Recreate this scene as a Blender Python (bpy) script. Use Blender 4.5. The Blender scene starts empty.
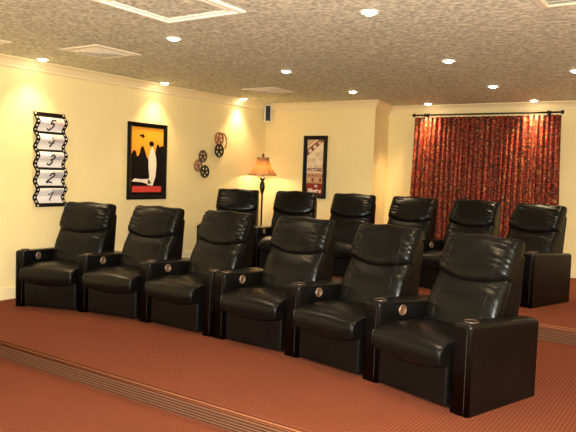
import bpy, bmesh, math, random
from mathutils import Vector, Matrix
random.seed(7)
scn = bpy.context.scene
COL = scn.collection
R = math.radians
sin, cos, pi = math.sin, math.cos, math.pi

# ------------------------------------------------------------------ materials
def mat(name):
    m = bpy.data.materials.new(name); m.use_nodes = True
    nt = m.node_tree; b = nt.nodes['Principled BSDF']
    return m, nt, b
def N(nt, t, **kw):
    n = nt.nodes.new(t)
    for k, v in kw.items():
        if k in n.inputs: n.inputs[k].default_value = v
        else: setattr(n, k, v)
    return n
def L(nt, a, b): nt.links.new(a, b)
def flat(name, c, rough=.5, metal=0., spec=.5, var=.0, scale=20, bump=0., bscale=60):
    m, nt, b = mat(name)
    b.inputs['Base Color'].default_value = (*c, 1); b.inputs['Roughness'].default_value = rough
    b.inputs['Metallic'].default_value = metal; b.inputs['Specular IOR Level'].default_value = spec
    tc = N(nt, 'ShaderNodeTexCoord')
    if var:
        n = N(nt, 'ShaderNodeTexNoise', Scale=scale, Detail=3.); L(nt, tc.outputs['Object'], n.inputs['Vector'])
        mx = N(nt, 'ShaderNodeMix', data_type='RGBA')
        mx.inputs[6].default_value = (*[x*(1-var) for x in c], 1); mx.inputs[7].default_value = (*[min(1, x*(1+var)) for x in c], 1)
        L(nt, n.outputs['Fac'], mx.inputs[0]); L(nt, mx.outputs[2], b.inputs['Base Color'])
    if bump:
        n = N(nt, 'ShaderNodeTexNoise', Scale=bscale, Detail=4.); L(nt, tc.outputs['Object'], n.inputs['Vector'])
        bp = N(nt, 'ShaderNodeBump', Strength=bump, Distance=.01); L(nt, n.outputs['Fac'], bp.inputs['Height']); L(nt, bp.outputs[0], b.inputs['Normal'])
    return m
def emis(name, c, s, base=(.8, .8, .8)):
    m, nt, b = mat(name)
    b.inputs['Base Color'].default_value = (*base, 1)
    b.inputs['Emission Color'].default_value = (*c, 1); b.inputs['Emission Strength'].default_value = s
    return m

WALL = (.84, .695, .35)
wall_m = flat('wall_paint', WALL, .75, spec=.25, var=.04, scale=3, bump=.12, bscale=90)
trim_m = flat('cream_trim', (.82, .69, .40), .45, spec=.4)
vent_m = flat('vent_cream', (.84, .79, .60), .5)
ventdark_m = flat('vent_throat', (.26, .25, .24), .7)

# knockdown textured ceiling
ceil_m, nt, b = mat('stomped_ceiling')
tc = N(nt, 'ShaderNodeTexCoord')
n1 = N(nt, 'ShaderNodeTexNoise', Scale=11., Detail=6., Roughness=.7, Distortion=1.6); L(nt, tc.outputs['Object'], n1.inputs['Vector'])
v1 = N(nt, 'ShaderNodeTexVoronoi', Scale=26.); L(nt, tc.outputs['Object'], v1.inputs['Vector'])
ad = N(nt, 'ShaderNodeMath', operation='ADD'); L(nt, n1.outputs['Fac'], ad.inputs[0]); 
ml = N(nt, 'ShaderNodeMath', operation='MULTIPLY'); L(nt, v1.outputs['Distance'], ml.inputs[0]); ml.inputs[1].default_value = .5
L(nt, ml.outputs[0], ad.inputs[1])
cr = N(nt, 'ShaderNodeValToRGB'); L(nt, ad.outputs[0], cr.inputs[0])
cr.color_ramp.elements[0].position = .55; cr.color_ramp.elements[0].color = (.41, .43, .325, 1)
cr.color_ramp.elements[1].position = .95; cr.color_ramp.elements[1].color = (.82, .83, .65, 1)
L(nt, cr.outputs[0], b.inputs['Base Color']); b.inputs['Roughness'].default_value = .8
bp = N(nt, 'ShaderNodeBump', Strength=.9, Distance=.012); L(nt, ad.outputs[0], bp.inputs['Height']); L(nt, bp.outputs[0], b.inputs['Normal'])

# looped carpet: rows of small tan loops on rust; on the risers a darker ground under bolder tan rows
def carpet(name, dark, mid, tan, cx, cy, rise, amt):
    m, nt, b = mat(name)
    tc = N(nt, 'ShaderNodeTexCoord'); sp = N(nt, 'ShaderNodeSeparateXYZ'); L(nt, tc.outputs['Object'], sp.inputs[0])
    def wave(src, per):
        k = N(nt, 'ShaderNodeMath', operation='MULTIPLY'); L(nt, src, k.inputs[0]); k.inputs[1].default_value = 2*pi/per
        s = N(nt, 'ShaderNodeMath', operation='SINE'); L(nt, k.outputs[0], s.inputs[0])
        a = N(nt, 'ShaderNodeMath', operation='MULTIPLY_ADD'); L(nt, s.outputs[0], a.inputs[0]); a.inputs[1].default_value = .5; a.inputs[2].default_value = .5
        return a.outputs[0]
    wx = wave(sp.outputs[0], cx); wy = wave(sp.outputs[2 if rise else 1], cy)
    p = N(nt, 'ShaderNodeMath', operation='MULTIPLY'); L(nt, wx, p.inputs[0]); L(nt, wy, p.inputs[1])
    if rise:
        q = N(nt, 'ShaderNodeMath', operation='MULTIPLY_ADD'); L(nt, wy, q.inputs[0]); q.inputs[1].default_value = .6
        h = N(nt, 'ShaderNodeMath', operation='MULTIPLY'); L(nt, p.outputs[0], h.inputs[0]); h.inputs[1].default_value = .6
        L(nt, h.outputs[0], q.inputs[2]); p = q
    nz = N(nt, 'ShaderNodeTexNoise', Scale=2.2, Detail=4.); L(nt, tc.outputs['Object'], nz.inputs['Vector'])
    nf = N(nt, 'ShaderNodeTexNoise', Scale=170., Detail=2.); L(nt, tc.outputs['Object'], nf.inputs['Vector'])
    c0 = N(nt, 'ShaderNodeMix', data_type='RGBA'); c0.inputs[6].default_value = (*dark, 1); c0.inputs[7].default_value = (*mid, 1)
    av = N(nt, 'ShaderNodeMath', operation='ADD'); L(nt, nz.outputs['Fac'], av.inputs[0]); L(nt, nf.outputs['Fac'], av.inputs[1])
    av2 = N(nt, 'ShaderNodeMath', operation='MULTIPLY'); L(nt, av.outputs[0], av2.inputs[0]); av2.inputs[1].default_value = .5
    L(nt, av2.outputs[0], c0.inputs[0])
    c1 = N(nt, 'ShaderNodeMix', data_type='RGBA'); L(nt, c0.outputs[2], c1.inputs[6]); c1.inputs[7].default_value = (*tan, 1)
    am = N(nt, 'ShaderNodeMath', operation='MULTIPLY', use_clamp=True); L(nt, p.outputs[0], am.inputs[0]); am.inputs[1].default_value = amt
    L(nt, am.outputs[0], c1.inputs[0]); L(nt, c1.outputs[2], b.inputs['Base Color'])
    b.inputs['Roughness'].default_value = .95; b.inputs['Specular IOR Level'].default_value = .1
    bp = N(nt, 'ShaderNodeBump', Strength=.6, Distance=.004); L(nt, p.outputs[0], bp.inputs['Height']); L(nt, bp.outputs[0], b.inputs['Normal'])
    return m
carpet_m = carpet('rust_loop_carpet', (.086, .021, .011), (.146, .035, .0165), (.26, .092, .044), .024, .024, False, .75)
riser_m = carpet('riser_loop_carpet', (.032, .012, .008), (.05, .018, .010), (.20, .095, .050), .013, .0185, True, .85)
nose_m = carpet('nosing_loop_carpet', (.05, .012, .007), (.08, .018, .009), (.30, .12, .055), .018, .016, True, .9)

# black leather
leather, nt, b = mat('black_leather')
tc = N(nt, 'ShaderNodeTexCoord')
n1 = N(nt, 'ShaderNodeTexNoise', Scale=9., Detail=5.); L(nt, tc.outputs['Object'], n1.inputs['Vector'])
cr = N(nt, 'ShaderNodeValToRGB'); L(nt, n1.outputs['Fac'], cr.inputs[0])
cr.color_ramp.elements[0].position = .3; cr.color_ramp.elements[0].color = (.0022, .0021, .0020, 1)
cr.color_ramp.elements[1].position = .75; cr.color_ramp.elements[1].color = (.0045, .0038, .0033, 1)
L(nt, cr.outputs[0], b.inputs['Base Color'])
b.inputs['Specular IOR Level'].default_value = .25; b.inputs['Specular Tint'].default_value = (.82, .93, 1, 1)
rr = N(nt, 'ShaderNodeMapRange'); L(nt, n1.outputs['Fac'], rr.inputs[0]); rr.inputs[3].default_value = .27; rr.inputs[4].default_value = .33
L(nt, rr.outputs[0], b.inputs['Roughness'])
vo = N(nt, 'ShaderNodeTexVoronoi', Scale=240.); L(nt, tc.outputs['Object'], vo.inputs['Vector'])
nn = N(nt, 'ShaderNodeTexNoise', Scale=22., Detail=3., Distortion=.6); L(nt, tc.outputs['Object'], nn.inputs['Vector'])
b1 = N(nt, 'ShaderNodeBump', Strength=.12, Distance=.002); L(nt, vo.outputs['Distance'], b1.inputs['Height'])
b2 = N(nt, 'ShaderNodeBump', Strength=.16, Distance=.01); L(nt, nn.outputs['Fac'], b2.inputs['Height']); L(nt, b1.outputs[0], b2.inputs['Normal'])
L(nt, b2.outputs[0], b.inputs['Normal'])
seam_m = flat('grey_stitching', (.035, .032, .028), .5)
cupdark_m = flat('cup_black', (.006, .006, .006), .25)
bronze_m = flat('antique_bronze', (.30, .19, .12), .4, metal=.7)
foot_m = flat('black_plastic', (.005, .005, .005), .6, spec=.2)

ring_m = flat('cup_ring_brown', (.07, .045, .035), .35, metal=.4)
black_metal = flat('black_metal', (.012, .010, .009), .35, metal=.3, var=.2)
black_frame = flat('black_picture_frame', (.005, .0045, .004), .3, spec=.2)
white_m = flat('film_frame_white', (.80, .78, .76), .55)
grey_line = flat('film_grey_line', (.42, .42, .43), .6)
grey_quad = flat('film_grey_quadrant', (.50, .49, .52), .6)
ink_m = flat('ink_black', (.015, .013, .012), .5)
reel_dark = flat('reel_dark_metal', (.035, .026, .022), .35, metal=.6)
reel_copper = flat('reel_copper_metal', (.42, .20, .12), .35, metal=.6)
reel_brown = flat('reel_brown_metal', (.14, .08, .06), .38, metal=.6)
p_orange = flat('poster_orange', (.86, .36, .025), .3, var=.12, scale=3)
p_black = flat('poster_black', (.006, .005, .005), .3, spec=.2)
p_cream = flat('poster_cream', (.86, .76, .60), .3)
p_red = flat('poster_red', (.60, .05, .04), .35)
a_cream = flat('print_cream', (.82, .68, .46), .35, var=.1, scale=40)
a_tan = flat('print_tan', (.50, .30, .16), .35, var=.25, scale=50)
a_red = flat('print_dark_red', (.20, .012, .010), .35, var=.2, scale=40)
a_brown = flat('print_brown', (.20, .07, .045), .4)
a_gold = flat('print_gold', (.62, .40, .20), .4)

# paisley style curtain cloth
curt_m, nt, b = mat('red_paisley_cloth')
tc = N(nt, 'ShaderNodeTexCoord')
dn = N(nt, 'ShaderNodeTexNoise', Scale=9., Detail=2.); L(nt, tc.outputs['UV'], dn.inputs['Vector'])
mx = N(nt, 'ShaderNodeMix', data_type='RGBA'); mx.inputs[0].default_value = .12
L(nt, tc.outputs['UV'], mx.inputs[6]); L(nt, dn.outputs['Color'], mx.inputs[7])
v1 = N(nt, 'ShaderNodeTexVoronoi', Scale=9., Randomness=.8); L(nt, mx.outputs[2], v1.inputs['Vector'])
wv = N(nt, 'ShaderNodeMath', operation='MULTIPLY'); L(nt, v1.outputs['Distance'], wv.inputs[0]); wv.inputs[1].default_value = 26.
sn = N(nt, 'ShaderNodeMath', operation='SINE'); L(nt, wv.outputs[0], sn.inputs[0])
n3 = N(nt, 'ShaderNodeTexNoise', Scale=20., Detail=3.); L(nt, tc.outputs['UV'], n3.inputs['Vector'])
sm = N(nt, 'ShaderNodeMath', operation='MULTIPLY_ADD'); L(nt, n3.outputs['Fac'], sm.inputs[0]); sm.inputs[1].default_value = 3.2; 
L(nt, sn.outputs[0], sm.inputs[2])
rg = N(nt, 'ShaderNodeMapRange'); L(nt, sm.outputs[0], rg.inputs[0]); rg.inputs[1].default_value = .4; rg.inputs[2].default_value = 3.1
cr = N(nt, 'ShaderNodeValToRGB'); L(nt, rg.outputs[0], cr.inputs[0])
e = cr.color_ramp.elements
e[0].position = 0; e[0].color = (.035, .03, .02, 1); e[1].position = 1; e[1].color = (.32, .19, .07, 1)
for p, c in ((.30, (.06, .02, .015)), (.40, (.25, .008, .008)), (.66, (.37, .012, .012)), (.76, (.26, .11, .035))):
    x = e.new(p); x.color = (*c, 1)
L(nt, cr.outputs[0], b.inputs['Base Color']); b.inputs['Roughness'].default_value = .6
b.inputs['Specular IOR Level'].default_value = .15

shade_m, nt, b = mat('lamp_shade_cloth')
b.inputs['Base Color'].default_value = (.26, .14, .065, 1); b.inputs['Roughness'].default_value = .6
tr = N(nt, 'ShaderNodeBsdfTranslucent'); tr.inputs[0].default_value = (.80, .50, .22, 1)
ms = N(nt, 'ShaderNodeMixShader'); ms.inputs[0].default_value = .35
out = nt.nodes['Material Output']; L(nt, b.outputs[0], ms.inputs[1]); L(nt, tr.outputs[0], ms.inputs[2]); L(nt, ms.outputs[0], out.inputs[0])

can_m = flat('can_trim_white', (.85, .80, .70), .4)
bulb_m = emis('downlight_bulb', (1, .82, .58), 30.)
bulbw_m = emis('lamp_bulb', (1, .75, .45), 12.)

# ------------------------------------------------------------------ object helpers
def finish(name, bm, m, parent=None, smooth=False, wn=False, mats=None):
    me = bpy.data.meshes.new(name); bm.normal_update(); bm.to_mesh(me); bm.free()
    for x in (mats or [m]): me.materials.append(x)
    if smooth:
        for p in me.polygons: p.use_smooth = True
    o = bpy.data.objects.new(name, me); COL.objects.link(o)
    if wn:
        w = o.modifiers.new('wn', 'WEIGHTED_NORMAL'); w.keep_sharp = False; w.weight = 80
    if parent: o.parent = parent
    return o
def tag(o, label, cat, group=None, kind=None):
    if label: o['label'] = label
    if cat: o['category'] = cat
    if group: o['group'] = group
    if kind: o['kind'] = kind
    return o
def empty(name, loc, rz=0.):
    o = bpy.data.objects.new(name, None); COL.objects.link(o); o.location = loc; o.rotation_euler = (0, 0, rz); o.empty_display_size = .1
    return o
def struct(o): o['kind'] = 'structure'; return o
def copy_tree(o, parent=None):
    c = o.copy(); COL.objects.link(c)
    if parent: c.parent = parent
    for ch in list(o.children): copy_tree(ch, c)
    return c

def bx(bm, x0, x1, y0, y1, z0, z1, bev=0., seg=3):
    vs = [bm.verts.new((x, y, z)) for z in (z0, z1) for x, y in ((x0, y0), (x1, y0), (x1, y1), (x0, y1))]
    return hexa(bm, vs, bev, seg)
def hexa(bm, vs, bev=0., seg=3):
    fs = [bm.faces.new([vs[i] for i in q]) for q in ((3, 2, 1, 0), (4, 5, 6, 7), (0, 1, 5, 4), (1, 2, 6, 5), (2, 3, 7, 6), (3, 0, 4, 7))]
    if bev:
        es = list({e for f in fs for e in f.edges})
        bmesh.ops.bevel(bm, geom=es, offset=bev, segments=seg, profile=.5, affect='EDGES', clamp_overlap=True)
def tube(bm, pts, r, seg=8, closed=False, caps=True):
    pts = [Vector(p) for p in pts]; n = len(pts); rings = []
    rs = r if isinstance(r, (list, tuple)) else [r]*n
    up = Vector((0, 0, 1))
    prev = None
    for i, p in enumerate(pts):
        a = pts[(i-1) % n] if (closed or i) else p
        c = pts[(i+1) % n] if (closed or i < n-1) else p
        d = (c-a).normalized()
        if prev is None:
            u = d.cross(up)
            if u.length < 1e-3: u = d.cross(Vector((1, 0, 0)))
            u.normalize()
        else:
            u = (prev - d*prev.dot(d)).normalized()
        prev = u; w = d.cross(u)
        rings.append([bm.verts.new(p + (u*cos(t)+w*sin(t))*rs[i]) for t in [2*pi*k/seg for k in range(seg)]])
    m = n if closed else n-1
    for i in range(m):
        A, B = rings[i], rings[(i+1) % n]
        off = 0
        if closed and i == n-1:
            off = min(range(seg), key=lambda o: (A[0].co-B[o].co).length)
        for k in range(seg):
            bm.faces.new((A[k], A[(k+1) % seg], B[(k+1+off) % seg], B[(k+off) % seg]))
    if caps and not closed:
        bm.faces.new(rings[0][::-1]); bm.faces.new(rings[-1])
def lathe(bm, prof, seg=24, cx=0, cy=0, axis='z'):
    rings = []
    for r, z in prof:
        ring = []
        for k in range(seg):
            t = 2*pi*k/seg
            if axis == 'z': v = (cx+r*cos(t), cy+r*sin(t), z)
            else: v = (z, cx+r*cos(t), cy+r*sin(t))
            ring.append(bm.verts.new(v))
        rings.append(ring)
    for a, b_ in zip(rings, rings[1:]):
        for k in range(seg): bm.faces.new((a[k], a[(k+1) % seg], b_[(k+1) % seg], b_[k]))
    if prof[0][0] > 1e-6: bm.faces.new(rings[0][::-1])
    if prof[-1][0] > 1e-6: bm.faces.new(rings[-1])
    bmesh.ops.remove_doubles(bm, verts=bm.verts, dist=1e-6)
def sweep_prof(bm, prof, a, b_):
    """profile list of vectors functions: prof(a) -> list of points at both ends"""
    A = [bm.verts.new(p) for p in a]; B = [bm.verts.new(p) for p in b_]
    n = len(A)
    for i in range(n): bm.faces.new((A[i], A[(i+1) % n], B[(i+1) % n], B[i]))
    bm.faces.new(A[::-1]); bm.faces.new(B)

# ------------------------------------------------------------------ the room (z = 0 is the lower seating platform)
XL, XR = -6.28, 3.4
YF, YB, YR = -3.4, 8.68, 9.55
XP = -4.28
H = 2.588
ZF, Z2 = -.142, .15
Y1, Y2 = 3.03, 6.19

def slab(name, m, *a, smooth=False):
    bm = bmesh.new(); bx(bm, *a); return struct(finish(name, bm, m))
slab('wall_left', wall_m, XL-.12, XL, YF-.12, YR+.12, ZF-.1, H)
XQ = -4.46
bm = bmesh.new()
hexa(bm, [bm.verts.new((x, y, z)) for z in (ZF-.1, H) for x, y in ((XL, YB), (XP, YB), (XQ, YR), (XL, YR))]); struct(finish('wall_back', bm, wall_m))
slab('wall_recess', wall_m, XL, XR+.12, YR, YR+.12, ZF-.1, H)
dark_wall_m = flat('bounce_cut_dark', (.06, .055, .05), .85, spec=.15)  # unseen front wall; dark tone invented to cut reflections and bounced light
slab('wall_right', wall_m, XR, XR+.12, YF-.12, YR, ZF-.1, H)
slab('wall_front', dark_wall_m, XL, XR, YF-.12, YF, ZF-.1, H)
slab('ceiling', ceil_m, XL-.12, XR+.12, YF-.12, YR+.12, H, H+.1)
slab('floor', carpet_m, XL, XR, YF, Y1+.5, ZF-.1, ZF)

def platform(name, y0, y1, zb, zt):
    bm = bmesh.new()
    r = .022; pts = [(y0+.012, zb), (y0+.012, zt-2.1*r)]
    pts += [(y0+r-.0-(r)*sin(t), zt-r-r*cos(t)) for t in [pi*k/10 for k in range(0, 11)]][1:]
    pts2 = []
    for y, z in pts: pts2.append((y, z))
    pts2 += [(y1, zt), (y1, zb)]
    A = [bm.verts.new((XL, y, z)) for y, z in pts2]; B = [bm.verts.new((XR, y, z)) for y, z in pts2]
    n = len(A)
    for i in range(n-1):
        f = bm.faces.new((A[i], A[i+1], B[i+1], B[i]))
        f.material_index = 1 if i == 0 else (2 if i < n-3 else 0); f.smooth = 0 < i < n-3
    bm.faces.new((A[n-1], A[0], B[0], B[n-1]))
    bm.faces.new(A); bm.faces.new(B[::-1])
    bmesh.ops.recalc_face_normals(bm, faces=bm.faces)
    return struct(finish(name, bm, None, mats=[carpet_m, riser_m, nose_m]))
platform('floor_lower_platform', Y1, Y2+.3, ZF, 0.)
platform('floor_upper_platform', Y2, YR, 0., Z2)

# crown moulding: cove profile (out from the wall, down from the ceiling)
CP = [(0, 0), (.085, 0), (.085, -.012), (.070, -.020), (.055, -.030), (.040, -.048), (.030, -.064), (.020, -.080), (.020, -.100), (.010, -.104), (.010, -.112), (0, -.114)]
def crown(name, p0, p1, nrm, m0=0, m1=0):
    """p0->p1 along the wall, nrm points into the room; m = mitre slope at the ends"""
    p0, p1, nrm = Vector((*p0, 0)), Vector((*p1, 0)), Vector((*nrm, 0))
    d = (p1-p0).normalized()
    a = [p0 + nrm*o + d*(m0*o) + Vector((0, 0, H+z)) for o, z in CP]; b_ = [p1 + nrm*o - d*(m1*o) + Vector((0, 0, H+z)) for o, z in CP]
    bm = bmesh.new(); sweep_prof(bm, None, a, b_); bmesh.ops.recalc_face_normals(bm, faces=bm.faces)
    return struct(finish(name, bm, trim_m))
crown('trim_1', (XL, YF), (XL, YB), (1, 0), 1, 1)
crown('trim_2', (XL, YB), (XP, YB), (0, -1), 1, -1)
crown('trim_3', (XP, YB), (XQ, YR), (.977, .213), -.8, .8)
crown('trim_4', (XQ, YR), (XR, YR), (0, -1), 1, 1)
crown('trim_5', (XR, YR), (XR, YF), (-1, 0), 1, 1)
def baseb(name, x0, x1, y0, y1, z, h):
    bm = bmesh.new(); bx(bm, x0, x1, y0, y1, z, z+h, .004, 2); struct(finish(name, bm, trim_m))
baseb('baseboard_left', XL, XL+.015, Y1+.03, Y2, 0., .128)
baseb('baseboard_left_front', XL, XL+.015, YF, Y1, ZF, .128)
baseb('baseboard_left_rear', XL, XL+.015, Y2+.03, YB, Z2, .14)
baseb('baseboard_back', XL+.015, XP+.015, YB-.015, YB, Z2, .14)
baseb('baseboard_recess', XP+.015, XR, YR-.015, YR, Z2, .14)

# ------------------------------------------------------------------ recliners
SW = .60     # width between the arms
def sgnpow(v, e): return math.copysign(abs(v)**e, v)
def pillow(bm, P, n1=34, n2=44, ns=3.6):
    """P(s, t, side) -> point ; closed cushion on s,t in [-1,1]; side = +1 front, -1 rear with depth factor"""
    S = [sin(pi/2*(-1+2*i/n1)) for i in range(n1+1)]; T = [sin(pi/2*(-1+2*j/n2)) for j in range(n2+1)]
    def depth(s, t):
        return (max(0, 1-abs(s)**6))**(1/4.5) * (max(0, 1-abs(t)**ns))**(1/ns)
    g = {}
    for side in (1, -1):
        for i, s in enumerate(S):
            for j, t in enumerate(T):
                edge = i in (0, n1) or j in (0, n2)
                if edge and side == -1: g[side, i, j] = g[1, i, j]; continue
                g[side, i, j] = bm.verts.new(P(s, t, side*depth(s, t)))
    for side in (1, -1):
        for i in range(n1):
            for j in range(n2):
                q = [g[side, i, j], g[side, i+1, j], g[side, i+1, j+1], g[side, i, j+1]]
                bm.faces.new(q if side == 1 else q[::-1])
    bmesh.ops.recalc_face_normals(bm, faces=bm.faces)

BETA = R(24.8)
HY, HZ = .475, .40
BU = Vector((0, sin(BETA), cos(BETA))); BN = Vector((0, -cos(BETA), sin(BETA)))
HINGE = Vector((0, HY, HZ))
BL = .715
def back_pt(x, v, n): return HINGE + Vector((x, 0, 0)) + BU*v + BN*n
def ripple(s, v, side, amp=.0062):
    if side <= 0: return 0
    e = max(0, abs(s)-.42)/.58
    return amp*e*(1.2-e)*2*(sin(v*105+s*7+sin(v*37)*1.8)+.5*sin(v*173+s*9))
HW = .298
def back_front(s, v):      # lower lumbar cushion
    return .058*(1-.25*abs(s)**3) + .026*math.exp(-((v-.22)/.13)**2) 
def lower_P(s, t, d):
    top = .42+.055*s*s; v = -.06 + (t+1)/2*(top+.06)
    side = 1 if d > 0 else -1
    x = HW*s*(1-.02*abs(t))
    if d > 0: n = d*back_front(s, v) + ripple(s, v, 1)*d
    else: n = d*.06
    return back_pt(x, v, n)
def upper_P(s, t, d):
    lo = .335+.075*s*s; hi = BL + .006*cos(s*6) - .014*abs(s)**6
    v = lo + (t+1)/2*(hi-lo)
    x = (HW+.004)*s*(1-.012*t)
    if d > 0: n = d*(.088+.022*(1-(t+1)/2) - .012*abs(s)**2) + ripple(s, v, 1, .008)*d
    else: n = d*.085
    return back_pt(x, v, n)
def seat_mesh():
    bm = bmesh.new()
    # section in y/z, swept in x
    n1, nx = 44, 30
    yf, yb = -.095, .56
    rings = []
    for i in range(nx+1):
        s = sin(pi/2*(-1+2*i/nx)); x = s*(SW/2-.004)
        k = (max(0, 1-abs(s)**7))**(1/7)
        zb = .232 + .04*s*s
        zt = .437+.020*(1-s*s)
        zc = (zt+zb)/2; yc = (yf+yb)/2; ring = []
        for j in range(n1):
            a = 2*pi*j/n1
            cy, cz = sgnpow(cos(a), .50), sgnpow(sin(a), .55)
            if abs(cos(a)) > .999: cz = sgnpow(sin(a), .5)
            y = yc + (yb-yf)/2*cy*(.90+.10*k) ; hz = (zt-zb)/2
            z = zc + hz*cz*(.80+.20*k)
            if cy < 0:       # front roll swells and drops toward the front
                f = min(1, max(0, (-cy-.5)/.5)); z += -.012*f*(1 if cz < 0 else .9)
            if cz > 0: z += .006*sin((y-yf)*9)
            ring.append(bm.verts.new((x, y, z)))
        rings.append(ring)
    for a, b_ in zip(rings, rings[1:]):
        for j in range(n1): bm.faces.new((a[j], a[(j+1) % n1], b_[(j+1) % n1], b_[j]))
    bm.faces.new(rings[0]); bm.faces.new(rings[-1][::-1])
    bmesh.ops.recalc_face_normals(bm, faces=bm.faces)
    return bm
def seam(pts, r=.0012):
    bm = bmesh.new(); tube(bm, pts, r, 5); return bm
def on_surf(P, s, ts):
    ns = 3.6
    out = []
    for t in ts:
        d = (max(0, 1-abs(s)**6))**(1/4.5) * (max(0, 1-abs(t)**ns))**(1/ns)
        p = P(s, t, d); out.append(p + BN*.0004)
    return out

def make_recliner():
    t = empty('recliner', (0, 0, 0))
    bm = bmesh.new(); bx(bm, -SW/2+.003, SW/2-.003, -.005, .66, .016, .30, .022, 4); base = finish('footrest_panel', bm, leather, t, True, True)
    bm = bmesh.new(); bx(bm, -SW/2+.02, SW/2-.02, .05, .64, 0., .045); finish('plinth', bm, foot_m, t)
    s = finish('seat_cushion', seat_mesh(), leather, t, True)
    # piping along the right and left end of the seat front
    for sg in (-1, 1):
        pts = []
        for k in range(15):
            a = -.1+1.25*k/14*pi/1.15*.62
            pts.append((sg*(SW/2-.022), -.080-.012*sin(k/14*pi), .285+.125*k/14))
        bm = bmesh.new(); tube(bm, pts, .006, 6); finish('piping', bm, leather, s, True)
    bm = bmesh.new(); pillow(bm, lower_P); lo = finish('back_cushion', bm, leather, t, True)
    bm = bmesh.new(); pillow(bm, upper_P); hi = finish('headrest_cushion', bm, leather, t, True)
    for sg in (-.68, .68):
        finish('stitching', seam(on_surf(upper_P, sg, [-.82+1.64*k/14 for k in range(15)])), seam_m, hi)
        finish('stitching', seam(on_surf(lower_P, sg, [-.9+1.6*k/14 for k in range(15)])), seam_m, lo)
    # back shell behind the cushions
    bm = bmesh.new()
    q = [back_pt(x, v, n) for v, nb in ((-.20, -.36), (.625, -.085)) for x, n in ((-.300, -.0), (.300, -.0), (.300, nb), (-.300, nb))]
    hexa(bm, [bm.verts.new(p) for p in q], .02, 4)
    bmesh.ops.recalc_face_normals(bm, faces=bm.faces)
    finish('back_shell', bm, leather, t, True, True)
    return t
def make_arm(parent, fl, fr, brr, bl, z0=0., cup=True, knob=True):
    """four plan corners in the chair's own frame"""
    bm = bmesh.new()
    zf, zb = .580, .535
    vs = [bm.verts.new(p) for p in [(fl[0], fl[1], z0), (fr[0], fr[1], z0), (brr[0], brr[1], z0), (bl[0], bl[1], z0),
                                    (fl[0], fl[1], zf), (fr[0], fr[1], zf), (brr[0], brr[1], zb), (bl[0], bl[1], zb)]]
    hexa(bm, vs)
    es = [e for e in bm.edges if not all(v in vs[:4] for v in e.verts)]
    bmesh.ops.bevel(bm, geom=es, offset=.030, segments=5, profile=.5, affect='EDGES', clamp_overlap=True)
    bmesh.ops.recalc_face_normals(bm, faces=bm.faces)
    a = finish('armrest', bm, leather, parent, True, True)
    fl, fr, brr, bl = map(Vector, (fl, fr, brr, bl))
    mid = (fl+fr)/2; dirv = ((brr+bl)/2-mid).normalized(); w = (fr-fl).length; rt = (fr-fl).normalized()
    # seam down the front face and along the outer side edge
    for sg in (.30,):
        p = mid + rt*(w*sg)
        pts = [(p.x, p.y-.0015, z) for z in [.04+.5*k/6 for k in range(7)]]
        finish('stitching', seam(pts, .0013), seam_m, a)
    if cup:
        c = mid + dirv*.095; zz = zf - .095*(zf-zb)/.78
        bm = bmesh.new()
        R0 = min(.050, w*.40)
        lathe(bm, [(R0-.006, -.012), (R0, -.002), (R0, .006), (R0-.003, .009), (R0-.007, .007), (R0-.009, -.0), (R0-.010, -.014)], 24)
        o = finish('cup_holder_ring', bm, ring_m, a, True); o.location = (c.x, c.y, zz)
        bm = bmesh.new(); lathe(bm, [(0, .0015), (R0-.016, .0018), (R0-.009, .004), (R0-.008, -.008), (0, -.010)], 24)
        o = finish('cup_holder_well', bm, cupdark_m, a, True); o.location = (c.x, c.y, zz)
    if knob:
        p = fr + (brr-fr).normalized()*.235; d = (brr-fr).normalized(); nrm = Vector((d.y, -d.x))
        bm = bmesh.new(); lathe(bm, [(0, -.006), (.038, -.006), (.040, .003), (.037, .009), (.031, .009), (.028, .003), (0, .003)], 24, axis='x')
        o = finish('release_handle_cup', bm, bronze_m, a, True); o.location = (p.x+nrm.x*.002, p.y+nrm.y*.002, .503); o.rotation_euler = (0, 0, math.atan2(nrm.y, nrm.x))
        bm = bmesh.new(); bx(bm, .002, .012, -.006, .006, -.026, .026, .003, 2)
        o = finish('release_lever', bm, reel_brown, a, True, True); o.location = (p.x+nrm.x*.002, p.y+nrm.y*.002, .503); o.rotation_euler = (0, 0, math.atan2(nrm.y, nrm.x))
    return a

proto = None
def rot(a): t = R(a); return Vector((cos(t), sin(t))), Vector((-sin(t), cos(t)))
def row(groups, z, labels, group):
    """groups: list of (mids [n+1 points], widths [n+1], angles [n])"""
    global proto
    li = 0
    for mids, ws, angs in groups:
        n = len(angs); chairs = []
        # arm front directions
        arms = []
        for i in range(n+1):
            aL = angs[i-1] if i > 0 else angs[0]; aR = angs[i] if i < n else angs[-1]
            r, bk = rot((aL+aR)/2); m = Vector(mids[i])
            FL, FR = m-r*ws[i]/2, m+r*ws[i]/2
            BLp, BRp = FL+rot(aL)[1]*.775, FR+rot(aR)[1]*.775
            if (BRp-BLp).dot(r) < .08: 
                c = (BRp+BLp)/2; BRp, BLp = c+r*.04, c-r*.04
            arms.append((FL, FR, BRp, BLp))
        for k in range(n):
            c = (Vector(mids[k])+Vector(mids[k+1]))/2; a = angs[k]
            if proto is None: proto = make_recliner(); t = proto
            else:
                t = base_copy(proto)
            t.location = (c.x, c.y, z); t.rotation_euler = (0, 0, R(a))
            tag(t, labels[li], 'recliner', group); li += 1
            r, bk = rot(a)
            loc = lambda p: ((p-c).dot(r), (p-c).dot(bk))
            make_arm(t, *[loc(p) for p in arms[k]])
            if k == n-1: make_arm(t, *[loc(p) for p in arms[k+1]], knob=False)
def base_copy(o):
    c = o.copy(); COL.objects.link(c)
    for ch in o.children:
        if ch.name.startswith('armrest'): continue
        copy_tree(ch, c)
    return c
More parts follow.
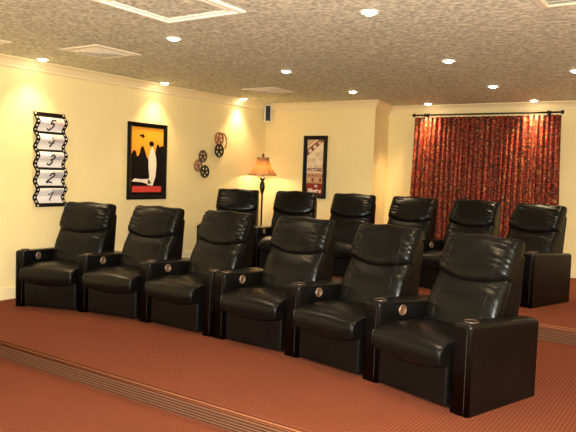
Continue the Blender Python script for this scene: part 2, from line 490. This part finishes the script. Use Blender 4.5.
front_mids = [(-5.89, 3.905), (-5.215, 4.15), (-4.455, 4.265), (-3.665, 4.262), (-3.535, 4.265), (-2.75, 4.225), (-1.975, 4.08), (-1.245, 3.84)]
row([(front_mids[:4], [.11, .12, .14, .12], [20, 9.5, -1]), (front_mids[4:], [.135, .15, .15, .15], [-1.5, -10, -18])], 0.,
    ['black leather recliner at the left end of the front row, closest to the left wall',
     'black leather recliner second from left in the front row, its back below the orange poster',
     'front row black leather recliner third from left, in front of the leftmost rear recliner',
     'front row black leather recliner fourth from left, first one right of the doubled armrests',
     'front row black leather recliner fifth from left, left of the nearest one',
     'nearest black leather recliner, right end of the front row, outer side panel in view'],
    'recliners in the front row')
mids = []
q = Vector((-1.518, 6.869)); a6, da, pit = -18.672, 9.273, .737
rm = [q]; ra = []
for k in range(6):
    a = a6+da*k; q = q - rot(a)[0]*pit
    rm.append(q.copy()); ra.append(a)
    if k == 2: q = q - rot(a)[0]*.0
rm = rm[::-1]; ra = ra[::-1]
rm = [m + rot((ra[max(0, i-1)]+ra[min(5, i)])/2)[0]*(.0) for i, m in enumerate(rm)]
rm[-1] = rm[-1] - rot(a6)[0]*.065
row([(rm, [.12]*6+[.14], ra)], Z2,
    ['black leather recliner at the left end of the back row, left of the floor lamp',
     'back row black leather recliner just right of the floor lamp',
     'back row black leather recliner third from left, just right of the narrow framed print',
     'back row black leather recliner at the left edge of the red curtain',
     'back row black leather recliner in front of the middle of the red curtain',
     'right end black leather recliner of the back row, beside the curtain edge'],
    'recliners in the back row')

# ------------------------------------------------------------------ curtain
CX0, CX1 = -3.97, -1.83
YC = YR-.13
ZR = 2.43
def curtain_panel(x0, x1, flareL, flareR, seed, parent):
    rnd = random.Random(seed)
    nf = 15
    n = nf*12; rows = 26
    bm = bmesh.new(); uvl = bm.loops.layers.uv.new('UVMap')
    amp = [rnd.uniform(.7, 1.25) for _ in range(nf+1)]; ph = rnd.uniform(0, 6)
    wid = [rnd.uniform(.8, 1.2) for _ in range(nf)]; tot = sum(wid); cum = [0]
    for w in wid: cum.append(cum[-1]+w/tot)
    g = []
    for j in range(rows+1):
        v = j/rows; z = ZR-.035 - v*(ZR-.035-Z2-.02)
        line = []
        for i in range(n+1):
            f = i//12 if i < n else nf-1; lt = (i-f*12)/12
            u = cum[f] + (cum[f+1]-cum[f])*lt
            a = .046*(.75+.4*v)*amp[f]
            y = YC + a*cos(2*pi*lt+ .35*sin(v*3+f)) + .006*sin(v*7+f*2.1)
            x = x0 + (x1-x0)*u + .010*sin(4*pi*lt)*(1) + .012*v*sin(f*1.7+v*4)
            x += (u-.5)*2*(flareR*v if u > .5 else flareL*v)
            line.append((bm.verts.new((x, y, z)), u*(x1-x0)*1.9, z))
        g.append(line)
    for j in range(rows):
        for i in range(n):
            q = [g[j][i], g[j+1][i], g[j+1][i+1], g[j][i+1]]
            fc = bm.faces.new([t[0] for t in q]); fc.smooth = True
            for lp, t in zip(fc.loops, q): lp[uvl].uv = (t[1]+seed, t[2])
    o = finish('curtain_panel', bm, curt_m, parent)
    s = o.modifiers.new('sol', 'SOLIDIFY'); s.thickness = .003
    return o
cur = empty('curtain', ((CX0+CX1)/2, YC, Z2))
tag(cur, 'red patterned pleated curtain hanging from black rod in the recessed back wall', 'curtain')
for p in (curtain_panel(CX0, (CX0+CX1)/2+.03, .06, 0, 1, cur), curtain_panel((CX0+CX1)/2-.03, CX1, 0, .05, 2, cur)):
    p.matrix_parent_inverse = Matrix.Translation(-Vector(cur.location))
rod = empty('curtain_rod', ((CX0+CX1)/2, YC, ZR)); tag(rod, 'long black metal curtain rod with ball finials above the red curtain', 'curtain rod')
def local(o, loc): o.location = loc; return o
w2 = (CX1-CX0)/2-.035
bm = bmesh.new(); tube(bm, [(-w2-.02, 0, 0), (w2+.02, 0, 0)], .013, 12); finish('pole', bm, black_metal, rod, True)
for sg in (-1, 1):
    bm = bmesh.new(); lathe(bm, [(0, -.03), (.012, -.028), (.013, -.018), (.022, -.012), (.030, .002), (.026, .018), (.012, .028), (0, .032)], 16, axis='x')
    f = finish('finial', bm, black_metal, rod, True); f.location = (sg*(w2+.045), 0, 0)
    bm = bmesh.new(); lathe(bm, [(.013, -.012), (.026, -.010), (.026, .010), (.013, .012)], 14, axis='x')
    tube(bm, [(0, 0, 0), (0, .125, -.0)], .009, 8); bx(bm, -.02, .02, .118, .128, -.035, .035)
    f = finish('bracket', bm, black_metal, rod); f.location = (sg*(w2-.14), 0, 0)

# ------------------------------------------------------------------ floor lamp
lamp = empty('floor_lamp', (-6.015, 8.27, Z2)); tag(lamp, 'lit floor lamp with bell shade and dark turned pole in the back corner', 'floor lamp')
z0 = -Z2
bm = bmesh.new(); lathe(bm, [(.13, 0), (.135, .012), (.12, .028), (.07, .045), (.035, .06), (.022, .09)], 28); finish('base', bm, black_metal, lamp, True)
bm = bmesh.new(); lathe(bm, [(.014, .085), (.014, .98+z0+.14), (.022, 1.135+z0), (.026, 1.15+z0), (.030, 1.165+z0), (.040, 1.20+z0), (.043, 1.25+z0), (.036, 1.29+z0), (.024, 1.325+z0), (.020, 1.335+z0), (.040, 1.355+z0), (.046, 1.37+z0), (.020, 1.38+z0), (.010, 1.40+z0), (.010, 1.46+z0), (.003, 1.47+z0), (.003, 1.705+z0)], 24)
finish('pole', bm, black_metal, lamp, True)
bm = bmesh.new()
nseg = 6; prof = []
for k in range(13):
    t = k/12; z = 1.425+t*.27+z0; r = .095+.133*(1-t)**1.9
    prof.append((r, z))
rings = []
for r, z in prof:
    ring = []
    for i in range(nseg*6):
        a = 2*pi*i/(nseg*6)+.60; f = (i % 6)/6; k = cos(pi/nseg)/cos((f-.5)*2*pi/nseg)
        ring.append(bm.verts.new((r*k*cos(a), r*k*sin(a), z)))
    rings.append(ring)
for a, b_ in zip(rings, rings[1:]):
    m = len(a)
    for k in range(m): bm.faces.new((a[k], a[(k+1) % m], b_[(k+1) % m], b_[k]))
sh = finish('lamp_shade', bm, shade_m, lamp); md = sh.modifiers.new('s', 'SOLIDIFY'); md.thickness = .003
for r, z in (prof[0], prof[-1]):
    bm = bmesh.new(); tube(bm, [(r*cos(t)*.98, r*sin(t)*.98, z) for t in [2*pi*k/40 for k in range(40)]], .005, 6, True)
    finish('shade_trim', bm, reel_brown, sh, True)
bm = bmesh.new(); lathe(bm, [(.003, 1.70+z0), (.012, 1.705+z0), (.010, 1.715+z0), (.019, 1.725+z0), (.021, 1.74+z0), (.013, 1.752+z0), (.004, 1.765+z0), (0, 1.768+z0)], 14); finish('finial', bm, black_metal, lamp, True)
bm = bmesh.new(); lathe(bm, [(0, 1.48+z0), (.014, 1.485+z0), (.03, 1.52+z0), (.033, 1.55+z0), (.02, 1.58+z0), (0, 1.59+z0)], 16)
finish('bulb', bm, bulbw_m, lamp, True)

# ------------------------------------------------------------------ film strip wall panel
FY0, FY1, FZ0, FZ1 = 4.315, 4.725, .995, 2.045
fs = empty('film_strip_panel', (XL, (FY0+FY1)/2, FZ0)); tag(fs, 'wavy black film strip wall panel with five white numbered frames, left wall', 'wall decor')
HF = FZ1-FZ0; WF = FY1-FY0
def wave_x(z):      # z from the panel foot
    return .045 + .029*sin(2*pi*((HF-z)/ (HF/5.6)) - 1.9)
def fs_sheet(y0, y1, z0_, z1_, off, thick=.006, n=60):
    bm = bmesh.new(); A = []
    n = max(2, int(n*(z1_-z0_)/HF))
    for k in range(n+1):
        z = z0_+(z1_-z0_)*k/n; x = wave_x(z)+off
        A.append([bm.verts.new(p) for p in ((x, y0, z), (x, y1, z), (x-thick, y1, z), (x-thick, y0, z))])
    for a, b_ in zip(A, A[1:]):
        for i in range(4): bm.faces.new((a[i], a[(i+1) % 4], b_[(i+1) % 4], b_[i]))
    bm.faces.new(A[0][::-1]); bm.faces.new(A[-1])
    bmesh.ops.recalc_face_normals(bm, faces=bm.faces)
    return bm
finish('film_backing', fs_sheet(-WF/2, WF/2, 0, HF, 0, .008), black_frame, fs)
fb = [(.042, .208), (.238, .412), (.440, .614), (.640, .812), (.840, .995)]   # frames bottom to top
ifw = WF/2-.050
NUM = {'1': [[(-.25, .55), (.12, .9), (-.02, 0)]],
       '2': [[(-.3, .68), (-.18, .9), (.12, .95), (.28, .75), (.12, .45), (-.35, .02), (0, .08), (.38, .0)]],
       '3': [[(-.28, .8), (-.05, .98), (.25, .85), (.2, .6), (-.05, .5), (.25, .38), (.28, .15), (0, -.02), (-.3, .12)]],
       '4': [[(-.02, .95), (-.34, .38), (.34, .40)], [(.16, .72), (.08, 0)]],
       '5': [[(.34, .92), (-.12, .95), (-.22, .58), (.10, .6), (.28, .38), (.12, .06), (-.12, -.02), (-.32, .12)]]}
def smooth_line(p, n=6):
    p = [Vector((a, b_, 0)) for a, b_ in p]
    out = []
    for i in range(len(p)-1):
        p0 = p[max(0, i-1)]; p1 = p[i]; p2 = p[i+1]; p3 = p[min(len(p)-1, i+2)]
        for k in range(n):
            t = k/n
            out.append(.5*((2*p1)+(p2-p0)*t+(2*p0-5*p1+4*p2-p3)*t*t+(3*p1-p0-3*p2+p3)*t**3))
    out.append(p[-1]); return out
for (a, b_), ch in zip(fb, '12345'):
    fr = finish('film_frame', fs_sheet(-ifw, ifw, a, b_, .0035, .003, 90), white_m, fs)
    c = (a+b_)/2
    finish('grey_quadrant', fs_sheet(0, ifw, c, b_-.012, .0042, .0015, 90), grey_quad if ch != '5' else flat('film_peach', (.80, .62, .55), .6), fr)
    bm = fs_sheet(-.0015, .0015, a, b_, .0052, .001, 90); finish('cross_line', bm, grey_line, fr)
    bm = fs_sheet(-ifw, ifw, c-.0015, c+.0015, .0052, .001, 90); finish('cross_line', bm, grey_line, fr)
    bm = bmesh.new(); hgt = .112; wid = .10
    for st in NUM[ch]:
        pts = []
        for p in (smooth_line(st) if ch in '235' else [Vector((x, y, 0)) for x, y in st]):
            z = c-hgt/2+p.y*hgt; y = p.x*wid + (p.y-.5)*.018
            pts.append((wave_x(z)+.0065, y, z))
        tube(bm, pts, (.009 if ch != '1' else .008), 6)
    finish('numeral', bm, ink_m, fr, True)
for sg in (-1, 1):
    for k in range(24):
        z = .016 + (HF-.032)*k/23; x = wave_x(z)+.0035
        dz = (wave_x(z+.01)-wave_x(z-.01))/.02*.007
        bm = bmesh.new()
        yc = sg*(WF/2-.024)
        vs = [bm.verts.new(p) for p in ((x-dz, yc-.008, z-.007), (x-dz, yc+.008, z-.007), (x-dz-.003, yc+.008, z-.007), (x-dz-.003, yc-.008, z-.007),
                                        (x+dz, yc-.008, z+.007), (x+dz, yc+.008, z+.007), (x+dz-.003, yc+.008, z+.007), (x+dz-.003, yc-.008, z+.007))]
        hexa(bm, vs); bmesh.ops.recalc_face_normals(bm, faces=bm.faces)
        finish('sprocket_hole', bm, p_cream, fs)
for z in (.1, HF-.1):
    bm = bmesh.new(); bx(bm, 0, wave_x(z)-.004, -.015, .015, z-.015, z+.015); finish('wall_standoff', bm, black_metal, fs)

# ------------------------------------------------------------------ framed poster (left wall) : local y = along wall, z = up, x = out
def frame_on(parent, axis, w, h, fw, dep, m):
    """four mitred rails as one frame mesh; axis 'x' = faces +x, 'y' = faces -y"""
    bm = bmesh.new()
    def P(u, v, o): return (o, u, v) if axis == 'x' else (u, -o, v)
    prof = [(0, 0), (0, dep), (fw*.35, dep+.004), (fw, dep-.010), (fw, 0)]
    rings = []
    for su, sv in ((-1, -1), (1, -1), (1, 1), (-1, 1)):
        rings.append([bm.verts.new(P(su*(w/2-i), h/2+sv*(h/2-i), o)) for i, o in prof])
    for k in range(4):
        a, b_ = rings[k], rings[(k+1) % 4]
        for i in range(len(prof)): bm.faces.new((a[i], a[(i+1) % 5], b_[(i+1) % 5], b_[i]))
    bmesh.ops.recalc_face_normals(bm, faces=bm.faces)
    return finish('frame', bm, m, parent)
def poly(parent, name, pts, axis, off, m, th=.001):
    bm = bmesh.new()
    def P(u, v, o): return (o, u, v) if axis == 'x' else (u, -o, v)
    A = [bm.verts.new(P(u, v, off)) for u, v in pts]; B = [bm.verts.new(P(u, v, off-th)) for u, v in pts]
    n = len(A); bm.faces.new(A); bm.faces.new(B[::-1])
    for i in range(n): bm.faces.new((A[i], B[i], B[(i+1) % n], A[(i+1) % n]))
    bmesh.ops.recalc_face_normals(bm, faces=bm.faces)
    bmesh.ops.triangulate(bm, faces=[f for f in bm.faces if len(f.verts) > 4])
    return finish(name, bm, m, parent)
po = empty('framed_poster', (XL, 6.02, 1.055)); tag(po, 'black framed orange and black movie poster on the left wall', 'poster')
PW, PH = .685, 1.0
frame_on(po, 'x', PW, PH, .055, .032, black_frame)
poly(po, 'poster_print', [(-.30, .04), (.30, .04), (.30, .96), (-.30, .96)], 'x', .012, p_orange)
pp = po.children[-1]
# plain generic shapes in the poster's colours
hill = [(-.29, .05), (.29, .05), (.29, .70), (.26, .72), (.22, .70), (.19, .74), (.16, .70), (.13, .60), (.05, .52), (-.0, .54), (-.03, .60), (-.06, .67), (-.09, .70), (-.12, .67), (-.14, .60), (-.18, .56), (-.20, .62), (-.24, .64), (-.27, .60), (-.29, .60)]
hill = hill[:2] + [(p.x, p.y) for p in smooth_line(hill[2:], 5)]
poly(pp, 'dark_shape', hill, 'x', .0135, p_black)
poly(pp, 'dark_shape', [(-.15, .83), (-.12, .85), (-.09, .845), (-.085, .88), (-.07, .84), (-.04, .83), (-.07, .815), (-.08, .79), (-.10, .815)], 'x', .0135, p_black)
poly(pp, 'dark_shape', [(.07+.045*cos(t), .735+.035*sin(t)) for t in [2*pi*k/16 for k in range(16)]], 'x', .0135, p_black)
poly(pp, 'white_shape', [(.0, .19), (.10, .18), (.15, .30), (.165, .45), (.155, .56), (.12, .65), (.085, .70), (.05, .65), (.02, .54), (.02, .42), (.04, .30)], 'x', .0145, p_cream)
poly(pp, 'white_shape', [(-.27, .235), (-.10, .225), (.02, .20), (.07, .215), (.03, .27), (-.10, .265), (-.22, .275)], 'x', .0145, p_cream)
poly(pp, 'red_band', [(-.26, .095), (.26, .095), (.26, .175), (-.26, .175)], 'x', .0145, p_red)

# ------------------------------------------------------------------ narrow framed print (back wall)
pr = empty('framed_print', (-5.29, YB, 1.085)); tag(pr, 'narrow black framed film themed print on the back wall beside the lamp', 'picture')
QW, QH = .425, .985
frame_on(pr, 'y', QW, QH, .062, .034, black_frame)
iw = .152
pc = poly(pr, 'print_sheet', [(-iw, .055), (iw, .055), (iw, .93), (-iw, .93)], 'y', .012, a_cream)
poly(pc, 'red_block', [(-iw, .055), (iw, .055), (iw, .235), (-iw, .235)], 'y', .0135, a_red)
poly(pc, 'tan_block', [(-iw, .235), (iw, .235), (iw, .40), (-iw, .40)], 'y', .0135, a_tan)
poly(pc, 'gold_corner', [(-iw, .80), (-iw, .93), (.02, .93)], 'y', .0135, a_gold)
# diagonal film strip across the top
def diag(c0, c1, w0):
    d = (Vector(c1)-Vector(c0)).normalized(); nn_ = Vector((-d.y, d.x))*w0/2
    return [tuple(Vector(c0)-nn_), tuple(Vector(c1)-nn_), tuple(Vector(c1)+nn_), tuple(Vector(c0)+nn_)]
poly(pc, 'film_strip', [(-iw, .66), (iw, .90), (iw, .93), (.07, .93), (-iw, .77)], 'y', .0145, a_brown)
for k in range(3):
    c = Vector((-.095+.085*k, .748+.062*k)); d = Vector((.80, .60)); n_ = Vector((-.6, .8))
    q_ = [tuple(c-d*.026-n_*.026), tuple(c+d*.026-n_*.026), tuple(c+d*.026+n_*.026), tuple(c-d*.026+n_*.026)]
    poly(pc, 'film_frame', q_, 'y', .0155, a_gold if k == 2 else a_cream)
for i, (x, z) in enumerate([(.04, .69), (.10, .62), (-.02, .60), (-.09, .50), (.02, .50), (.11, .71), (.12, .50), (-.10, .60)]):
    bm = bmesh.new()
    tube(bm, [(x+.036*cos(t), -.0145, z+.036*sin(t)) for t in [2*pi*k/22 for k in range(22)]], .0025, 5, True)
    for k in range(5):
        t = 2*pi*k/5+i; cx, cz = x+.018*cos(t), z+.018*sin(t)
        tube(bm, [(cx+.007*cos(s), -.0145, cz+.007*sin(s)) for s in [2*pi*j/8 for j in range(8)]], .0018, 4, True)
    finish('reel_drawing', bm, a_gold if i % 2 else a_tan, pc)
def text(parent, s, size, loc, m, shear=0., name='lettering', width=None):
    cu = bpy.data.curves.new(name, 'FONT'); cu.body = s; cu.size = size; cu.align_x = 'CENTER'; cu.extrude = .0006; cu.shear = shear; cu.offset = .0035
    tmp = bpy.data.objects.new('t', cu); COL.objects.link(tmp); tmp.rotation_euler = (pi/2, 0, 0)
    dg = bpy.context.evaluated_depsgraph_get(); me = bpy.data.meshes.new_from_object(tmp.evaluated_get(dg))
    bpy.data.objects.remove(tmp); me.materials.clear(); me.materials.append(m); me.name = name
    sx = 1.
    if width:
        xs = [v.co.x for v in me.vertices]; sx = width/(max(xs)-min(xs))
    for v in me.vertices: v.co.x *= sx
    o = bpy.data.objects.new(name, me); COL.objects.link(o); o.parent = parent; o.rotation_euler = (pi/2, 0, 0); o.location = loc
    return o
text(pc, 'PICTURE', .075, (0, -.0145, .422), a_brown, width=.27)
for i in range(4):
    poly(pc, 'small_print', [(-.12+.07*i, .345), (-.07+.07*i, .345), (-.07+.07*i, .362), (-.12+.07*i, .362)], 'y', .0145, a_brown)
    poly(pc, 'small_print', [(-.12+.07*i, .262), (-.085+.07*i, .262), (-.085+.07*i, .315), (-.12+.07*i, .315)], 'y', .0145, a_red if i % 2 else a_gold)
text(pc, 'the', .050, (.03, -.0145, .178), p_cream, .2, width=.06)
text(pc, 'Movies', .085, (0, -.0145, .092), p_cream, .25, width=.25)

# ------------------------------------------------------------------ film reel wall sculptures
def reel(parent, y, z, r, off, m, holes=5):
    """r = radius; flat wheel: rim, hub and spokes, standing off the wall"""
    bm = bmesh.new(); s = 32
    tube(bm, [(0, r*cos(t), r*sin(t)) for t in [2*pi*k/s for k in range(s)]], .011, 6, True)
    tube(bm, [(0, r*.84*cos(t), r*.84*sin(t)) for t in [2*pi*k/s for k in range(s)]], .006, 5, True)
    lathe(bm, [(0, -.008), (r*.26, -.008), (r*.26, .008), (0, .008)], 16, axis='x')
    for k in range(holes):
        t = 2*pi*k/holes+.3
        c_, s_ = cos(t), sin(t); w = r*.13
        A = [(-.006), (.006)]
        vs = []
        for xx in (-.006, .006):
            for rr_, ww in ((r*.2, w*.8), (r*.92, w*1.5)):
                for sg in (-1, 1): vs.append(bm.verts.new((xx, rr_*c_-sg*ww*s_, rr_*s_+sg*ww*c_)))
        hexa(bm, [vs[0], vs[1], vs[3], vs[2], vs[4], vs[5], vs[7], vs[6]])
    bmesh.ops.recalc_face_normals(bm, faces=bm.faces)
    o = finish('reel', bm, m, parent); o.location = (off, y, z); return o
ra_ = empty('film_reel_sculpture', (XL, 7.06, 1.36)); tag(ra_, 'lower metal wall decor of three small film reels, nearer the poster', 'wall decor', 'film reel wall decor')
reel(ra_, .034, .309, .080, .035, reel_brown); reel(ra_, -.056, .171, .080, .028, reel_copper); reel(ra_, .056, .087, .085, .06, reel_dark)
rb_ = empty('film_reel_sculpture', (XL, 7.44, 1.67)); tag(rb_, 'upper metal wall decor of larger copper and black film reels', 'wall decor', 'film reel wall decor')
reel(rb_, .00, .273, .094, .045, reel_copper); reel(rb_, -.03, .095, .094, .075, reel_dark)
bm = bmesh.new(); tube(bm, [(.03, .09+.10*cos(t), .235+.125*sin(t)) for t in [2*pi*k/32 for k in range(32)]], .012, 6, True)
o = finish('film_loop', bm, reel_copper, rb_, True)
for e_, pts in ((ra_, [(.034, .309), (-.056, .171), (.056, .087)]), (rb_, [(.0, .273), (-.03, .095)])):
    bm = bmesh.new()
    for y, z in pts: tube(bm, [(0, y, z), (.05, y, z)], .006, 6)
    finish('wall_mount', bm, black_metal, e_)

# ------------------------------------------------------------------ corner speaker
sp_ = empty('wall_speaker', (-6.175, YB-.105, 2.29)); sp_.rotation_euler = (0, 0, R(45)); tag(sp_, 'small black speaker with white edges mounted high in the back corner', 'speaker')
bm = bmesh.new(); bx(bm, -.055, .055, -.035, .04, 0, .27, .004, 2); finish('speaker_housing', bm, flat('speaker_white', (.8, .76, .66), .4), sp_)
bm = bmesh.new(); bx(bm, -.040, .040, -.043, -.030, .012, .26, .006, 3); finish('speaker_grille', bm, flat('grille_black', (.012, .012, .012), .6, bump=.5, bscale=400), sp_)
bm = bmesh.new(); bx(bm, -.012, .012, -.047, -.042, .018, .026); finish('badge', bm, flat('badge_silver', (.7, .7, .7), .3), sp_)

# ------------------------------------------------------------------ ceiling registers and frames
def register(x, y, w, label, depth=.5, rz=0., slats=False):
    t = empty('ceiling_vent', (x, y, H)); t.rotation_euler = (0, 0, R(rz)); tag(t, label, 'ceiling vent', 'square ceiling vents')
    bm = bmesh.new(); o = w/2
    prof = [(o, 0), (o-.01, -.010), (o-.055, -.014), (o-.07, -.006), (o-.07, 0)]
    rings = [[bm.verts.new((sx*r, sy*r, z)) for r, z in prof] for sx, sy in ((-1, -1), (1, -1), (1, 1), (-1, 1))]
    for k in range(4):
        a, b_ = rings[k], rings[(k+1) % 4]
        for i in range(5): bm.faces.new((a[i], a[(i+1) % 5], b_[(i+1) % 5], b_[i]))
    bmesh.ops.recalc_face_normals(bm, faces=bm.faces); finish('frame', bm, vent_m, t)
    bm = bmesh.new(); bx(bm, -o+.07, o-.07, -o+.07, o-.07, -.0035, -.001); finish('throat', bm, ventdark_m, t)
    # four-way louvres: nested square rings, tilted
    if slats:
        for k in range(8):
            y_ = -o+.10+k*(w-.2)/7; bm = bmesh.new()
            vs = [bm.verts.new(p) for p in ((-o+.07, y_-.012, -.016), (o-.07, y_-.012, -.016), (o-.07, y_-.009, -.017), (-o+.07, y_-.009, -.017), (-o+.07, y_+.012, -.004), (o-.07, y_+.012, -.004), (o-.07, y_+.015, -.005), (-o+.07, y_+.015, -.005))]
            hexa(bm, vs); bmesh.ops.recalc_face_normals(bm, faces=bm.faces); finish('louvre', bm, vent_m, t)
    else:
        n = 5
        for k in range(n):
            r = (o-.085)*(1-k/n)+.0; bm = bmesh.new()
            prof = [(r, -.003), (r-.030, -.020), (r-.028, -.022), (r+.002, -.005)]
            rings = [[bm.verts.new((sx*max(rr_, .004), sy*max(rr_, .004), z)) for rr_, z in prof] for sx, sy in ((-1, -1), (1, -1), (1, 1), (-1, 1))]
            for q_ in range(4):
                a, b_ = rings[q_], rings[(q_+1) % 4]
                for i in range(4): bm.faces.new((a[i], a[(i+1) % 4], b_[(i+1) % 4], b_[i]))
            bmesh.ops.recalc_face_normals(bm, faces=bm.faces); finish('louvre', bm, vent_m, t)
    return t
register(-5.10, 4.25, .55, 'square cream ceiling vent above the film strip panel, nearer of the two whole vents')
register(-5.19, 7.20, .52, 'square cream ceiling vent near the back corner speaker')
register(-5.81, 3.27, .60, 'square ceiling vent cut off by the left edge of the photo')
register(-.715, 4.10, .62, 'slatted square ceiling vent cut off at the top right of the photo', slats=True)
tf = empty('ceiling_panel_frame', (-3.20, 3.25, H)); tag(tf, 'large square moulded white frame on the ceiling at the top left', 'ceiling panel')
def sq(parent, name, o, wd, hgt, m):
    bm = bmesh.new(); prof = [(o, 0), (o, -hgt*.6), (o-wd*.3, -hgt), (o-wd*.8, -hgt), (o-wd, -hgt*.4), (o-wd, 0)]
    rings = [[bm.verts.new((sx*r, sy*r, z)) for r, z in prof] for sx, sy in ((-1, -1), (1, -1), (1, 1), (-1, 1))]
    for k in range(4):
        a, b_ = rings[k], rings[(k+1) % 4]
        for i in range(6): bm.faces.new((a[i], a[(i+1) % 6], b_[(i+1) % 6], b_[i]))
    bmesh.ops.recalc_face_normals(bm, faces=bm.faces); return finish(name, bm, m, parent)
tray_m = flat('panel_moulding', (.93, .90, .75), .45)
sq(tf, 'outer_moulding', .375, .045, .018, tray_m); sq(tf, 'inner_moulding', .31, .035, .012, tray_m)
bm = bmesh.new(); bx(bm, -.30, .30, -.30, .30, -.004, -.0005); finish('panel', bm, ceil_m, tf)

# ------------------------------------------------------------------ recessed ceiling lights
WARM = (1., .66, .34)
SPOT_W = 45.
LP = [(-6.06, 4.28, 'recessed ceiling light above the film strip panel'),
      (-6.09, 6.13, 'recessed ceiling light above the framed poster'),
      (-6.15, 7.90, 'recessed ceiling light above the film reel decor, left of the far vent'),
      (-3.97, 4.09, 'recessed ceiling light between the near vent and the moulded ceiling frame'),
      (-4.03, 5.92, 'recessed ceiling light in the middle of the ceiling, right of the far vent'),
      (-4.13, 7.67, 'recessed ceiling light near the corner where the wall steps back'),
      (-2.06, 4.02, 'large recessed ceiling light at the top centre, nearest the camera'),
      (-2.20, 5.98, 'large bright recessed ceiling light in the right half, in front of the curtain'),
      (-2.30, 7.79, 'recessed ceiling light above the curtain, second closest to it'),
      (-3.70, 9.27, 'recessed ceiling light right above the left end of the curtain rod'),
      (-2.17, 9.30, 'recessed ceiling light right above the right end of the curtain rod'),
      (-1.24, 6.97, 'recessed ceiling light cut off by the right edge of the photo')]
EXTRA = [(-4.0, 1.4, ''), (-2.1, 2.1, ''), (-.2, 2.2, ''), (-.2, 4.1, ''), (.4, 7., ''), (-.6, 9.27, ''), (2.0, 4.1, ''), (2., 7., '')]
cd = None
for i, (x, y, lab) in enumerate(LP+EXTRA):
    if cd is None:
        cd = empty('ceiling_light', (x, y, H)); t = cd
        bm = bmesh.new(); lathe(bm, [(.048, .0), (.048, -.004), (.060, -.009), (.072, -.004), (.074, 0)], 32)
        bmesh.ops.delete(bm, geom=[f for f in bm.faces if len(f.verts) > 8], context='FACES'); finish('trim_ring', bm, can_m, cd, True)
        bm = bmesh.new(); lathe(bm, [(0, -.026), (.018, -.023), (.032, -.016), (.042, -.005), (.044, -.001), (0, -.0005)], 24); finish('bulb', bm, bulb_m, cd, True)
    else:
        t = copy_tree(cd); t.location = (x, y, H)
    tag(t, lab or 'recessed ceiling light over the front of the room, outside the photo', 'ceiling light', 'recessed ceiling lights')
    ld = bpy.data.lights.new('downlight', 'SPOT'); ld.energy = SPOT_W*(2.4 if y > 9 and x < -2 else 1.); ld.color = WARM; ld.spot_size = R(96); ld.spot_blend = 1.; ld.shadow_soft_size = .05
    lo_ = bpy.data.objects.new('downlight_beam', ld); COL.objects.link(lo_); lo_.location = (x, y, H-.045)
# floor lamp light
ld = bpy.data.lights.new('lamp_glow', 'POINT'); ld.energy = 9.; ld.color = (1, .7, .38); ld.shadow_soft_size = .03
lo_ = bpy.data.objects.new('lamp_glow', ld); COL.objects.link(lo_); lo_.location = (-6.015, 8.27, 1.48)
# the photographer's flash, just above the lens
ld = bpy.data.lights.new('camera_flash', 'POINT'); ld.energy = 900.; ld.color = (1., .95, .86); ld.shadow_soft_size = .03
lo_ = bpy.data.objects.new('camera_flash', ld); COL.objects.link(lo_); lo_.location = (.03, -.02, 1.56)

# ------------------------------------------------------------------ camera
cam = bpy.data.cameras.new('camera'); co = bpy.data.objects.new('camera', cam); COL.objects.link(co)
Mr = ((0.8307574429188087, 0.5555579571259596, 0.03460386263168639), (0.06536376243757999, -0.03562830171864712, -0.9972252517243275), (-0.552783546783916, 0.830714138793048, -0.06591183516121156))
rt, dn_, fw = map(Vector, Mr)
m = Matrix((rt, -dn_, -fw)).transposed().to_4x4(); m.translation = (0, 0, 1.458)
co.matrix_world = m
cam.sensor_width = 36; cam.lens = 640*36/576
scn.camera = co
lo_.rotation_euler = co.rotation_euler

w = bpy.data.worlds.new('world'); scn.world = w; w.use_nodes = True
w.node_tree.nodes['Background'].inputs[0].default_value = (.9, .8, .65, 1); w.node_tree.nodes['Background'].inputs[1].default_value = .05
vs_ = scn.view_settings; vs_.view_transform = 'Standard'; vs_.look = 'None'; vs_.gamma = 1; vs_.use_curve_mapping = False; vs_.exposure = .92
